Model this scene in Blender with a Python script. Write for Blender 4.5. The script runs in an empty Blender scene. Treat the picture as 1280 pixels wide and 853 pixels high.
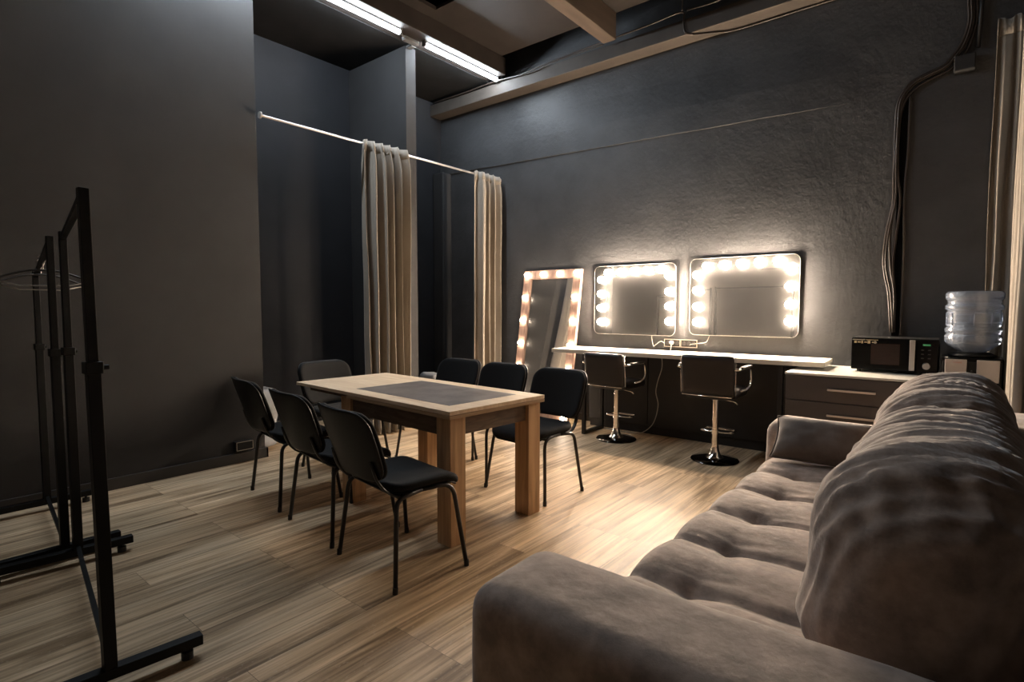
import bpy, bmesh, math, random
from mathutils import Vector, Matrix, noise
random.seed(4)
scn = bpy.context.scene
COL = scn.collection
PI = math.pi

# ------------------------------------------------------------------ materials
def mat(name, color, rough=0.6, metal=0.0, spec=0.5, bump=None, var=None, emit=None, sheen=0.0, coat=0.0, trans=0.0, ior=1.45):
    m = bpy.data.materials.new(name); m.use_nodes = True
    nt = m.node_tree; b = nt.nodes['Principled BSDF']
    b.inputs['Base Color'].default_value = (*color, 1)
    b.inputs['Roughness'].default_value = rough
    b.inputs['Metallic'].default_value = metal
    b.inputs['Specular IOR Level'].default_value = spec
    b.inputs['IOR'].default_value = ior
    b.inputs['Sheen Weight'].default_value = sheen
    b.inputs['Coat Weight'].default_value = coat
    b.inputs['Transmission Weight'].default_value = trans
    if emit:
        b.inputs['Emission Color'].default_value = (*emit[0], 1)
        b.inputs['Emission Strength'].default_value = emit[1]
    tc = nt.nodes.new('ShaderNodeTexCoord')
    if var:   # (scale, amount, (stretch))
        mp = nt.nodes.new('ShaderNodeMapping'); mp.inputs['Scale'].default_value = var[2] if len(var) > 2 else (1, 1, 1)
        n = nt.nodes.new('ShaderNodeTexNoise'); n.inputs['Scale'].default_value = var[0]; n.inputs['Detail'].default_value = 7; n.inputs['Roughness'].default_value = .62
        nt.links.new(tc.outputs['Object'], mp.inputs['Vector']); nt.links.new(mp.outputs['Vector'], n.inputs['Vector'])
        cr = nt.nodes.new('ShaderNodeValToRGB')
        a = var[1]
        cr.color_ramp.elements[0].position = .36; cr.color_ramp.elements[1].position = .64
        cr.color_ramp.elements[0].color = (*[c*(1-a) for c in color], 1)
        cr.color_ramp.elements[1].color = (*[min(1, c*(1+a)) for c in color], 1)
        nt.links.new(n.outputs['Fac'], cr.inputs['Fac']); nt.links.new(cr.outputs['Color'], b.inputs['Base Color'])
    if bump:  # list of (scale, strength, distance, stretch)
        prev = None
        for bp_ in bump:
            mp = nt.nodes.new('ShaderNodeMapping'); mp.inputs['Scale'].default_value = bp_[3] if len(bp_) > 3 else (1, 1, 1)
            n = nt.nodes.new('ShaderNodeTexNoise'); n.inputs['Scale'].default_value = bp_[0]; n.inputs['Detail'].default_value = 6
            nt.links.new(tc.outputs['Object'], mp.inputs['Vector']); nt.links.new(mp.outputs['Vector'], n.inputs['Vector'])
            bu = nt.nodes.new('ShaderNodeBump'); bu.inputs['Strength'].default_value = bp_[1]; bu.inputs['Distance'].default_value = bp_[2]
            nt.links.new(n.outputs['Fac'], bu.inputs['Height'])
            if prev: nt.links.new(prev.outputs['Normal'], bu.inputs['Normal'])
            prev = bu
        nt.links.new(prev.outputs['Normal'], b.inputs['Normal'])
    return m

def floor_material():
    m = bpy.data.materials.new('oak_laminate'); m.use_nodes = True
    nt = m.node_tree; N = nt.nodes; L = nt.links; b = N['Principled BSDF']
    tc = N.new('ShaderNodeTexCoord')
    br = N.new('ShaderNodeTexBrick')
    br.inputs['Scale'].default_value = 1.0; br.inputs['Brick Width'].default_value = 1.38; br.inputs['Row Height'].default_value = .193
    br.inputs['Mortar Size'].default_value = .0012; br.inputs['Mortar Smooth'].default_value = .3
    br.inputs['Color1'].default_value = (.0, .0, .0, 1); br.inputs['Color2'].default_value = (1, 1, 1, 1); br.inputs['Mortar'].default_value = (.5, .5, .5, 1)
    br.offset = .37; br.offset_frequency = 3
    L.new(tc.outputs['Object'], br.inputs['Vector'])
    # per-plank shift of the grain
    sep = N.new('ShaderNodeSeparateColor'); L.new(br.outputs['Color'], sep.inputs['Color'])
    comb = N.new('ShaderNodeCombineXYZ')
    mu = N.new('ShaderNodeMath'); mu.operation = 'MULTIPLY'; mu.inputs[1].default_value = 9.0
    L.new(sep.outputs['Red'], mu.inputs[0]); L.new(mu.outputs[0], comb.inputs['Z']); L.new(mu.outputs[0], comb.inputs['X'])
    add = N.new('ShaderNodeVectorMath'); add.operation = 'ADD'
    L.new(tc.outputs['Object'], add.inputs[0]); L.new(comb.outputs[0], add.inputs[1])
    def grain(scale, stretch, det, dist=0.0):
        mp = N.new('ShaderNodeMapping'); mp.inputs['Scale'].default_value = stretch
        n = N.new('ShaderNodeTexNoise'); n.inputs['Scale'].default_value = scale; n.inputs['Detail'].default_value = det; n.inputs['Distortion'].default_value = dist
        L.new(add.outputs[0], mp.inputs['Vector']); L.new(mp.outputs['Vector'], n.inputs['Vector']); return n
    g1 = grain(5, (.22, 2.6, 1), 5, .6); g2 = grain(30, (.07, 2.2, 1), 4); g3 = grain(60, (.9, 1.3, 1), 2)
    r1 = N.new('ShaderNodeValToRGB'); e = r1.color_ramp.elements
    e[0].position = .34; e[0].color = (.26, .178, .105, 1); e[1].position = .68; e[1].color = (.72, .56, .385, 1)
    x = r1.color_ramp.elements.new(.48); x.color = (.55, .405, .26, 1)
    L.new(g1.outputs['Fac'], r1.inputs['Fac'])
    r2 = N.new('ShaderNodeValToRGB'); e = r2.color_ramp.elements
    e[0].position = .34; e[0].color = (.50, .47, .44, 1); e[1].position = .6; e[1].color = (1.06, 1.04, 1.0, 1)
    L.new(g2.outputs['Fac'], r2.inputs['Fac'])
    mx = N.new('ShaderNodeMix'); mx.data_type = 'RGBA'; mx.blend_type = 'MULTIPLY'; mx.inputs[0].default_value = .85
    L.new(r1.outputs['Color'], mx.inputs[6]); L.new(r2.outputs['Color'], mx.inputs[7])
    # small saw marks crossing the grain
    r3 = N.new('ShaderNodeValToRGB'); e = r3.color_ramp.elements
    e[0].position = .60; e[0].color = (0, 0, 0, 1); e[1].position = .72; e[1].color = (1, 1, 1, 1)
    L.new(g3.outputs['Fac'], r3.inputs['Fac'])
    mx3 = N.new('ShaderNodeMix'); mx3.data_type = 'RGBA'; mx3.blend_type = 'MIX'
    mm = N.new('ShaderNodeMath'); mm.operation = 'MULTIPLY'; mm.inputs[1].default_value = .25
    L.new(r3.outputs['Color'], mm.inputs[0]); L.new(mm.outputs[0], mx3.inputs[0]); L.new(mx.outputs[2], mx3.inputs[6]); mx3.inputs[7].default_value = (.66, .55, .42, 1)
    # plank tint and seams
    mr = N.new('ShaderNodeMapRange'); mr.inputs['To Min'].default_value = .90; mr.inputs['To Max'].default_value = 1.08
    L.new(sep.outputs['Red'], mr.inputs['Value'])
    vm = N.new('ShaderNodeVectorMath'); vm.operation = 'SCALE'; L.new(mx3.outputs[2], vm.inputs[0]); L.new(mr.outputs[0], vm.inputs['Scale'])
    mx2 = N.new('ShaderNodeMix'); mx2.data_type = 'RGBA'
    L.new(br.outputs['Fac'], mx2.inputs[0]); L.new(vm.outputs[0], mx2.inputs[6]); mx2.inputs[7].default_value = (.17, .12, .075, 1)
    L.new(mx2.outputs[2], b.inputs['Base Color'])
    b.inputs['Roughness'].default_value = .42; b.inputs['Specular IOR Level'].default_value = .24
    bu = N.new('ShaderNodeBump'); bu.inputs['Strength'].default_value = .12; bu.inputs['Distance'].default_value = .003
    L.new(g2.outputs['Fac'], bu.inputs['Height']); L.new(bu.outputs['Normal'], b.inputs['Normal'])
    return m

def wood(name, c0, c1, stretch, rough=.5, sc=6):
    m = bpy.data.materials.new(name); m.use_nodes = True
    nt = m.node_tree; N = nt.nodes; L = nt.links; b = N['Principled BSDF']
    tc = N.new('ShaderNodeTexCoord'); mp = N.new('ShaderNodeMapping'); mp.inputs['Scale'].default_value = stretch
    n = N.new('ShaderNodeTexNoise'); n.inputs['Scale'].default_value = sc; n.inputs['Detail'].default_value = 6; n.inputs['Distortion'].default_value = .7
    L.new(tc.outputs['Object'], mp.inputs['Vector']); L.new(mp.outputs['Vector'], n.inputs['Vector'])
    r = N.new('ShaderNodeValToRGB'); e = r.color_ramp.elements
    e[0].position = .32; e[0].color = (*c0, 1); e[1].position = .66; e[1].color = (*c1, 1)
    L.new(n.outputs['Fac'], r.inputs['Fac']); L.new(r.outputs['Color'], b.inputs['Base Color'])
    b.inputs['Roughness'].default_value = rough
    bu = N.new('ShaderNodeBump'); bu.inputs['Strength'].default_value = .15; bu.inputs['Distance'].default_value = .002
    L.new(n.outputs['Fac'], bu.inputs['Height']); L.new(bu.outputs['Normal'], b.inputs['Normal'])
    return m

M = {}
M['floor'] = floor_material()
M['wall'] = mat('charcoal_paint', (.036, .0355, .036), .68, bump=[(70, .12, .004, (1, 1, 1))], var=(1.4, .10), spec=.12)
M['plaster'] = mat('charcoal_plaster', (.054, .0545, .056), .50, bump=[(3, .25, .03), (20, .36, .010), (60, .26, .004)], var=(2.2, .14), spec=.3)
M['recess'] = mat('shade_darkened_recess_paint', (.018, .0185, .0205), .6, bump=[(70, .12, .004)], var=(1.4, .10), spec=.12)  # wall paint copied darker, the shade of the recesses put into its colour
M['ceil'] = mat('black_ceiling', (.007, .0066, .0063), .8, var=(4, .3), spec=.2)
M['panel'] = mat('brown_black_ceiling_board', (.017, .0128, .0105), .7, var=(5, .15), spec=.3)
M['joist'] = mat('painted_timber_joist', (.060, .044, .033), .7, var=(5, .15, (.3, 3, 3)), spec=.3)
M['ledge'] = mat('painted_wall_ledge', (.058, .048, .040), .65, var=(4, .12), spec=.3)
M['base'] = mat('black_skirting', (.03, .028, .027), .4)
M['void'] = mat('black_void', (.004, .004, .004), .95, spec=.05)
M['oak_top'] = wood('oak_table_top', (.68, .50, .33), (.85, .68, .49), (4, .45, 1), .42)
M['oak_leg'] = wood('oak_leg', (.36, .21, .10), (.60, .38, .20), (5, 5, .35), .5)
M['oak_edge'] = wood('oak_edge', (.33, .21, .11), (.46, .31, .18), (.4, .4, 20), .5)
M['apron'] = wood('dark_apron', (.07, .045, .03), (.15, .10, .065), (1, 1, 6), .6)
M['slate'] = mat('slate_inlay', (.17, .148, .135), .36, var=(5, .35, (1, 1, 1)), bump=[(30, .1, .002)])
M['chair_fab'] = mat('black_chair_fabric', (.007, .0067, .0067), .85, bump=[(400, .3, .001)], sheen=.04, spec=.2)
M['chair_shell'] = mat('black_chair_plastic', (.008, .008, .0085), .42, spec=.3)
M['black_steel'] = mat('black_painted_steel', (.012, .011, .011), .38, spec=.5)
M['rack_steel'] = mat('black_rack_steel', (.005, .005, .005), .5, spec=.25)
M['leather'] = mat('dark_leatherette', (.016, .0125, .011), .45, bump=[(160, .2, .001)])
M['chrome'] = mat('chrome', (.80, .78, .76), .08, metal=1)
M['black_chrome'] = mat('dark_mirror_chrome', (.06, .055, .052), .06, metal=1)
M['alu'] = mat('brushed_aluminium', (.55, .53, .51), .35, metal=1)
M['mirror'] = mat('mirror_glass', (.86, .86, .85), .015, metal=1)
def mirror_material():
    m = M['mirror']; nt = m.node_tree; b = nt.nodes['Principled BSDF']; out = nt.nodes['Material Output']
    g = nt.nodes.new('ShaderNodeBsdfAnisotropic'); g.inputs['Color'].default_value = (.9, .88, .86, 1); g.inputs['Roughness'].default_value = .38
    mx = nt.nodes.new('ShaderNodeMixShader'); mx.inputs[0].default_value = .10
    nt.links.new(b.outputs[0], mx.inputs[1]); nt.links.new(g.outputs[0], mx.inputs[2]); nt.links.new(mx.outputs[0], out.inputs['Surface'])
mirror_material()      # rough gloss mixed into the glass imitates the glare haze around the bulbs
M['mirror_edge'] = mat('mirror_edge', (.35, .33, .31), .35)
M['bulb'] = mat('lit_bulb', (1, .9, .8), .3, emit=((1.0, .80, .61), 135.0))
M['bulb_small'] = mat('lit_small_bulb', (1, .9, .8), .3, emit=((1.0, .80, .61), 30.0))
M['socket'] = mat('bulb_socket_white', (.65, .6, .55), .5)
M['pink_wood'] = wood('rosy_timber_frame', (.20, .12, .09), (.33, .22, .17), (6, 6, .4), .5)
M['led'] = mat('led_tube', (1, 1, 1), .3, emit=((.80, .90, 1.0), 52.0))
M['led_body'] = mat('led_housing', (.10, .10, .10), .5)
M['white_top'] = wood('pale_melamine', (.62, .57, .49), (.72, .67, .59), (1, .2, 1), .38)
M['desk_edge'] = mat('pale_melamine_edge', (.50, .44, .35), .5)
M['cab'] = mat('graphite_cabinet', (.060, .052, .048), .42)
M['cab_top'] = mat('pale_stone_top', (.55, .54, .49), .3)
M['black_panel'] = mat('black_board', (.014, .012, .011), .5)
M['gloss_black'] = mat('gloss_black', (.004, .004, .004), .14, spec=.12)
M['matte_black'] = mat('matte_black', (.006, .006, .006), .6, spec=.25)
M['glass_dark'] = mat('dark_oven_glass', (.022, .014, .012), .12)
M['silver'] = mat('silver_plastic', (.45, .42, .40), .35, metal=.5)
M['cooler_panel'] = mat('silver_cooler_panel', (.36, .33, .31), .4, metal=.3)
M['green_disp'] = mat('green_display', (.02, .1, .03), .4, emit=((.15, .6, .25), .05))
M['red_ink'] = mat('red_ink', (.35, .04, .03), .5)
M['sticker'] = mat('sticker_cream', (.30, .26, .21), .5)
M['sticker_gold'] = mat('sticker_gold', (.42, .33, .2), .5)
M['bottle'] = mat('clear_bluish_bottle', (.55, .64, .80), .16, trans=.80, ior=1.45, coat=.6)
M['water'] = mat('water', (.85, .92, 1.0), .02, trans=1.0, ior=1.33)
M['curtain'] = mat('beige_curtain_cloth', (.255, .222, .182), .85, bump=[(300, .25, .001, (1, 1, .3))], var=(3, .08), sheen=.2, spec=.2)
M['rod'] = mat('pale_steel_rod', (.62, .58, .55), .3, metal=.7)
M['cable'] = mat('brown_black_cable', (.030, .023, .019), .35)
M['conduit'] = mat('black_conduit', (.018, .017, .016), .45)
M['white_cable'] = mat('white_cable', (.34, .31, .27), .45)
M['sofa'] = mat('taupe_velour', (.285, .212, .168), .80, bump=[(6, .40, .018), (26, .35, .005), (500, .2, .001)], var=(11, .34), sheen=.35, spec=.2)
M['pillow'] = mat('grey_taupe_velour', (.125, .102, .088), .85, bump=[(9, .25, .010), (500, .2, .001)], var=(7, .2), sheen=.25, spec=.2)
M['hanger'] = mat('metal_hanger', (.35, .33, .31), .35, metal=.8)
M['grey_cloth'] = mat('pale_grey_cloth', (.30, .31, .33), .8, bump=[(12, .4, .02)])
M['rear_wall'] = mat('rear_wall_paint', (.16, .142, .125), .7, var=(2, .08))
M['rear_trim'] = mat('rear_wall_trim', (.05, .042, .038), .6)
M['rubber'] = mat('black_rubber', (.015, .015, .015), .6)

# ------------------------------------------------------------------ object helpers
def tag(o, label=None, cat=None, group=None, kind=None):
    if label: o['label'] = label
    if cat: o['category'] = cat
    if group: o['group'] = group
    if kind: o['kind'] = kind
    return o

def thing(name, label, cat, loc=(0, 0, 0), rz=0.0, group=None):
    o = bpy.data.objects.new(name, None); COL.objects.link(o)
    o.empty_display_size = .1; o.location = loc; o.rotation_euler = (0, 0, rz)
    return tag(o, label, cat, group)

class MB:
    """collects shapes in one bmesh; build() links them as one object"""
    def __init__(s): s.bm = bmesh.new()
    def _xf(s, verts, mtx):
        if mtx is not None: bmesh.ops.transform(s.bm, matrix=mtx, verts=verts)
    def box(s, lo, hi, bev=0.0, mtx=None, seg=2):
        t = bmesh.new(); bmesh.ops.create_cube(t, size=1)
        c = [(a+b)/2 for a, b in zip(lo, hi)]; d = [abs(b-a) for a, b in zip(lo, hi)]
        for v in t.verts: v.co = Vector((c[0]+v.co.x*d[0], c[1]+v.co.y*d[1], c[2]+v.co.z*d[2]))
        if bev > 0: bmesh.ops.bevel(t, geom=t.edges[:], offset=min(bev, min(d)*.45), segments=seg, affect='EDGES', profile=.5)
        return s.merge(t, mtx)
    def merge(s, t, mtx=None):
        if mtx is not None: bmesh.ops.transform(t, matrix=mtx, verts=t.verts[:])
        me = bpy.data.meshes.new('tmp'); t.to_mesh(me); t.free(); s.bm.from_mesh(me); bpy.data.meshes.remove(me); return s
    def prism(s, pts, z0, z1, axis='z'):
        t = bmesh.new()
        def P(a, b, c): return {'z': (a, b, c), 'x': (c, a, b), 'y': (a, c, b)}[axis]
        lo = [t.verts.new(P(a, b, z0)) for a, b in pts]; hi = [t.verts.new(P(a, b, z1)) for a, b in pts]
        n = len(pts)
        t.faces.new(lo[::-1]); t.faces.new(hi)
        for i in range(n): t.faces.new((lo[i], lo[(i+1) % n], hi[(i+1) % n], hi[i]))
        bmesh.ops.recalc_face_normals(t, faces=t.faces[:])
        return s.merge(t)
    def cyl(s, p0, p1, r, r2=None, n=16, cap=True):
        p0 = Vector(p0); p1 = Vector(p1); d = p1-p0
        t = bmesh.new()
        bmesh.ops.create_cone(t, cap_ends=cap, segments=n, radius1=r, radius2=r if r2 is None else r2, depth=d.length)
        q = Vector((0, 0, 1)).rotation_difference(d.normalized()).to_matrix().to_4x4()
        return s.merge(t, Matrix.Translation((p0+p1)/2) @ q)
    def sphere(s, c, r, n=12, sc=(1, 1, 1)):
        t = bmesh.new(); bmesh.ops.create_uvsphere(t, u_segments=n, v_segments=max(6, n//2+2), radius=r)
        return s.merge(t, Matrix.Translation(c) @ Matrix.Diagonal((*sc, 1)))
    def tube(s, pts, r, n=8, closed=False, flat=None):
        pts = [Vector(p) for p in pts]; m = len(pts); t = bmesh.new(); rings = []
        up = None
        for i, p in enumerate(pts):
            a = pts[(i-1) % m] if (closed or i > 0) else p; b = pts[(i+1) % m] if (closed or i < m-1) else p
            d = (b-a).normalized()
            if up is None:
                up = Vector((0, 0, 1)) if abs(d.z) < .9 else Vector((1, 0, 0))
            up = (up-d*up.dot(d)).normalized(); side = d.cross(up)
            rr = r[i] if isinstance(r, (list, tuple)) else r
            ring = []
            for k in range(n):
                a_ = 2*PI*(k+.5)/n
                ru, rs = (rr, rr) if flat is None else flat
                ring.append(t.verts.new(p+up*math.sin(a_)*ru+side*math.cos(a_)*rs))
            rings.append(ring)
        rg = range(m) if closed else range(m-1)
        for i in rg:
            A = rings[i]; B = rings[(i+1) % m]
            for k in range(n): t.faces.new((A[k], A[(k+1) % n], B[(k+1) % n], B[k]))
        if not closed:
            t.faces.new(rings[0][::-1]); t.faces.new(rings[-1])
        bmesh.ops.recalc_face_normals(t, faces=t.faces[:])
        return s.merge(t)
    def lathe(s, prof, n=32, c=(0, 0, 0), sq=None):
        t = bmesh.new(); rings = []
        for r, z in prof:
            if r < 1e-5: rings.append([t.verts.new((c[0], c[1], c[2]+z))]); continue
            ring = []
            for k in range(n):
                a = 2*PI*k/n
                ring.append(t.verts.new((c[0]+r*math.cos(a), c[1]+r*math.sin(a), c[2]+z)))
            rings.append(ring)
        for A, B in zip(rings, rings[1:]):
            for k in range(n):
                k2 = (k+1) % n
                if len(A) == 1 and len(B) == 1: break
                if len(A) == 1: t.faces.new((A[0], B[k2], B[k]))
                elif len(B) == 1: t.faces.new((A[k], A[k2], B[0]))
                else: t.faces.new((A[k], A[k2], B[k2], B[k]))
        bmesh.ops.recalc_face_normals(t, faces=t.faces[:])
        return s.merge(t)
    def grid(s, nu, nv, fn, closed_u=False):
        t = bmesh.new(); V = [[t.verts.new(fn(i/(nu-(0 if closed_u else 1)), j/(nv-1))) for j in range(nv)] for i in range(nu)]
        for i in range(nu if closed_u else nu-1):
            for j in range(nv-1):
                i2 = (i+1) % nu
                t.faces.new((V[i][j], V[i2][j], V[i2][j+1], V[i][j+1]))
        return s.merge(t)
    def panel(s, W, H, r, T, fn, nu=18, nv=14, edge=.35):
        """closed pad; outline a rounded rectangle half-size W x H with corner radius r, thickness T; fn(a,b,t) -> point"""
        t = bmesh.new(); F = []; B = []
        vs = []
        for j in range(nv):
            q = -1+2*j/(nv-1); q = math.copysign(1-(1-abs(q))**1.5, q); vs.append(q*H)
        for j, b in enumerate(vs):
            w = W
            k = abs(b)-(H-r)
            if k > 0: w = W-r+math.sqrt(max(0, r*r-k*k))
            fr = []; bk = []
            for i in range(nu):
                u = -1+2*i/(nu-1); u = math.copysign(1-(1-abs(u))**1.4, u)
                a = u*w
                dd = min(w-abs(a), H-abs(b)); rr = T*.5
                th = T*.5*(edge+(1-edge)*math.sqrt(max(0, 1-(1-min(1, dd/rr/1.6))**2)))
                fr.append(t.verts.new(fn(a, b, th))); bk.append(t.verts.new(fn(a, b, -th)))
            F.append(fr); B.append(bk)
        for j in range(nv-1):
            for i in range(nu-1):
                t.faces.new((F[j][i], F[j][i+1], F[j+1][i+1], F[j+1][i])); t.faces.new((B[j][i], B[j+1][i], B[j+1][i+1], B[j][i+1]))
        for j in range(nv-1):
            t.faces.new((F[j][0], F[j+1][0], B[j+1][0], B[j][0])); t.faces.new((F[j][-1], B[j][-1], B[j+1][-1], F[j+1][-1]))
        for i in range(nu-1):
            t.faces.new((F[0][i], B[0][i], B[0][i+1], F[0][i+1])); t.faces.new((F[-1][i], F[-1][i+1], B[-1][i+1], B[-1][i]))
        bmesh.ops.recalc_face_normals(t, faces=t.faces[:])
        return s.merge(t)
    def softbox(s, lo, hi, r, step=.03, disp=None):
        lo = Vector(lo); hi = Vector(hi); t = bmesh.new(); c = (lo+hi)/2; h = (hi-lo)/2
        n = [max(2, int(round(2*h[k]/step))) for k in range(3)]
        def put(ax, sg):
            a, b = [k for k in range(3) if k != ax]
            V = []
            for i in range(n[a]+1):
                row = []
                for j in range(n[b]+1):
                    q = Vector((0, 0, 0)); q[ax] = sg*h[ax]; q[a] = -h[a]+2*h[a]*i/n[a]; q[b] = -h[b]+2*h[b]*j/n[b]
                    inner = Vector([max(-(h[k]-r), min(h[k]-r, q[k])) for k in range(3)])
                    d = q-inner
                    p = c+inner+(d.normalized()*r if d.length > 1e-9 else d)
                    row.append(t.verts.new(p))
                V.append(row)
            for i in range(n[a]):
                for j in range(n[b]): t.faces.new((V[i][j], V[i+1][j], V[i+1][j+1], V[i][j+1]))
        for ax in range(3): put(ax, 1); put(ax, -1)
        bmesh.ops.remove_doubles(t, verts=t.verts[:], dist=1e-5)
        bmesh.ops.recalc_face_normals(t, faces=t.faces[:])
        t.normal_update()
        if disp:
            new = [disp(v.co.copy(), v.normal.copy()) for v in t.verts]
            for v, p in zip(t.verts, new): v.co = p
        return s.merge(t)
    def build(s, name, m, parent=None, smooth=False, world=False, angle=None, bevel=0, subsurf=0, solid=0):
        if world and parent is not None:
            mt = (Matrix.Translation(parent.location) @ Matrix.Rotation(parent.rotation_euler.z, 4, 'Z')).inverted()
            bmesh.ops.transform(s.bm, matrix=mt, verts=s.bm.verts[:])
        me = bpy.data.meshes.new(name); s.bm.to_mesh(me); s.bm.free()
        me.materials.append(M[m] if isinstance(m, str) else m)
        o = bpy.data.objects.new(name, me); COL.objects.link(o)
        if parent is not None: o.parent = parent
        if smooth:
            for p in me.polygons: p.use_smooth = True
            if angle is not None: me.set_sharp_from_angle(angle=math.radians(angle))
        if solid:
            md = o.modifiers.new('solid', 'SOLIDIFY'); md.thickness = solid; md.offset = 0
        if bevel:
            md = o.modifiers.new('bevel', 'BEVEL'); md.width = bevel; md.segments = 2; md.limit_method = 'ANGLE'
        if subsurf:
            md = o.modifiers.new('sub', 'SUBSURF'); md.levels = subsurf; md.render_levels = subsurf
        return o

def copy_tree(o, parent=None):
    c = o.copy(); COL.objects.link(c)
    if parent is not None: c.parent = parent
    for ch in [x for x in bpy.data.objects if x.parent == o]: copy_tree(ch, c)
    return c

def smooth_path(pts, k=6):
    pts = [Vector(p) for p in pts]; out = []
    P = [pts[0]*2-pts[1]]+pts+[pts[-1]*2-pts[-2]]
    for i in range(1, len(P)-2):
        for j in range(k):
            t = j/k; a, b, c, d = P[i-1], P[i], P[i+1], P[i+2]
            out.append(.5*((2*b)+(c-a)*t+(2*a-5*b+4*c-d)*t*t+(3*b-a-3*c+d)*t**3))
    out.append(pts[-1]); return out

def round_path(pts, r, k=5):
    """polyline with corners rounded by radius r"""
    pts = [Vector(p) for p in pts]; out = [pts[0]]
    for i in range(1, len(pts)-1):
        a = (pts[i-1]-pts[i]); b = (pts[i+1]-pts[i]); d = min(r, a.length*.48, b.length*.48)
        p0 = pts[i]+a.normalized()*d; p1 = pts[i]+b.normalized()*d
        for j in range(k+1):
            t = j/k; out.append((1-t)**2*p0+2*t*(1-t)*pts[i]+t*t*p1)
    out.append(pts[-1]); return out

def struct(name, mb, m, **k): return tag(mb.build(name, m, **k), kind='structure')

# ------------------------------------------------------------------ the room
W = 5.40          # wall with the mirrors
LW = 4.65         # plane of the partition, the pier and the curtain rod
YB = 5.67         # back of the two recesses
YR = -.50         # wall behind the sofa
XR = -1.15        # wall behind the camera
struct('floor', MB().box((XR-.1, YR-.1, -.1), (W+.1, YB+.1, 0)), 'floor')
struct('wall_right', MB().box((W, YR-.1, 0), (W+.12, YB+.1, 5.0)), 'plaster')
struct('wall_rear', MB().box((XR-.12, YR-.1, 0), (XR, LW+.3, 5.0)), 'rear_wall')
struct('wall_sofa_side', MB().box((XR-.1, YR-.12, 0), (W+.1, YR, 5.0)), 'wall')
struct('wall_left', MB().box((XR-.1, LW, 0), (2.305, LW+.12, 4.42), .004), 'wall')
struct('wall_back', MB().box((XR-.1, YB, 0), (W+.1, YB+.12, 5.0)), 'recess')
struct('wall_pier', MB().box((3.925, LW, 0), (4.062, YB, 4.06), .004), 'wall')
struct('trim_1', MB().box((5.235, 5.47, 0), (W, YB, 3.12), .02), 'wall')      # boxed-in duct in the corner
# plaster skin of the upper wall, with an uneven lower edge
def crack(y):
    z = 2.997+(y-.974)*(3.109-2.997)/(5.085-.974)
    return z+.006*noise.noise(Vector((y*2.3, 0, 0)))+.002*noise.noise(Vector((y*22, 3, 0)))
mb = MB(); ys = [.70+(YB-.70)*i/160 for i in range(161)]
def up_skin(u, v):
    y = .70+(YB-.70)*u; z = crack(y)
    d = .016*min(1, max(0, (y-.72)/.5))
    prof = [(W+.02, z), (W-d, z), (W-d, z+.01), (W-d*.9, z+.25), (W+.004, z+.6)]
    q = prof[int(round(v*4))]; return Vector((q[0], y, q[1]))
mb.grid(200, 5, up_skin); bmesh.ops.recalc_face_normals(mb.bm, faces=mb.bm.faces[:])
struct('trim_2', mb, 'plaster')
# wall ledge (box beam) under the ceiling
mb = MB(); mb.box((5.20, YR, 3.875), (W, YB, 4.02), .006)
struct('trim_3', mb, 'ledge')
# skirting
struct('baseboard_left', MB().box((XR, LW-.018, 0), (2.325, LW, .085), .004).box((2.305, LW-.018, 0), (2.325, LW+.12, .085), .004), 'base')
struct('baseboard_right', MB().box((W-.015, 3.14, 0), (W, 5.47, .08), .004), 'base')
struct('baseboard_back', MB().box((2.3, YB-.015, 0), (3.925, YB, .08), .004), 'base')
# ceiling
mb = MB()
mb.box((XR-.1, YR-.1, 4.75), (W+.1, YB+.1, 4.85))
struct('ceiling', mb, 'void')
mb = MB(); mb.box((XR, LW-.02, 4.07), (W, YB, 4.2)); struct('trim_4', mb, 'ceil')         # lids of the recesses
mb = MB()
mb.box((3.93, YR, 4.27), (5.12, 4.34, 4.30))
mb.box((XR, YR, 4.27), (3.3, 3.0, 4.30)); mb.box((XR, 3.95, 4.27), (3.93, 4.34, 4.30)) if False else None
mb.box((XR, 4.18, 4.262), (3.93, 4.34, 4.30))
struct('trim_5', mb, 'panel')
mb = MB(); mb.box((XR, 4.33, 4.075), (5.19, LW-.02, 4.27), .006); struct('trim_6', mb, 'panel')      # beam carrying the lamps
mb = MB(); mb.box((XR, 2.815, 4.005), (5.12, 2.96, 4.268), .006); struct('trim_7', mb, 'joist')
mb = MB(); mb.box((5.05, YR, 4.30), (5.12, 4.33, 4.42)); struct('trim_8', mb, 'ceil')
# rear wall door casing, seen only in the mirrors
mb = MB()
mb.box((XR, 1.50, 0), (XR+.012, 1.56, 2.06)); mb.box((XR, .2, 2.06), (XR+.012, 3.2, 2.09))
struct('trim_9', mb, 'rear_trim')

# ------------------------------------------------------------------ lamps on the beam
def led(x0, x1, label):
    t = thing('led_batten', label, 'ceiling light', ((x0+x1)/2, 4.45, 4.0755), 0, 'tube lights on the ceiling beam')
    L2 = (x1-x0)/2
    MB().box((-L2-.01, -.016, -.022), (L2+.01, .016, 0), .003).build('housing', 'led_body', t)
    mb = MB().cyl((-L2+.012, 0, -.034), (L2-.012, 0, -.034), .021, n=14)
    mb.build('tube', 'led', t, smooth=True, angle=50)
    for s in (-1, 1): MB().box((s*L2-.012, -.025, -.058), (s*L2+.012, .025, -.001), .004).build('end_cap', 'led_body', t)
led(2.47, 3.69, 'white lit tube light left of the pier, running out of the top of the photo')
led(4.01, 5.17, 'white lit tube light between the pier and the mirror wall, on the ceiling beam')
led(1.20, 2.42, 'white lit tube light above the partition, just beyond the top edge')
mb = MB(); mb.box((3.80, 4.50, 4.035), (3.99, 4.56, 4.074), .006); mb.box((3.93, 4.56, 4.03), (3.99, 4.648, 4.058), .005)
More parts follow.
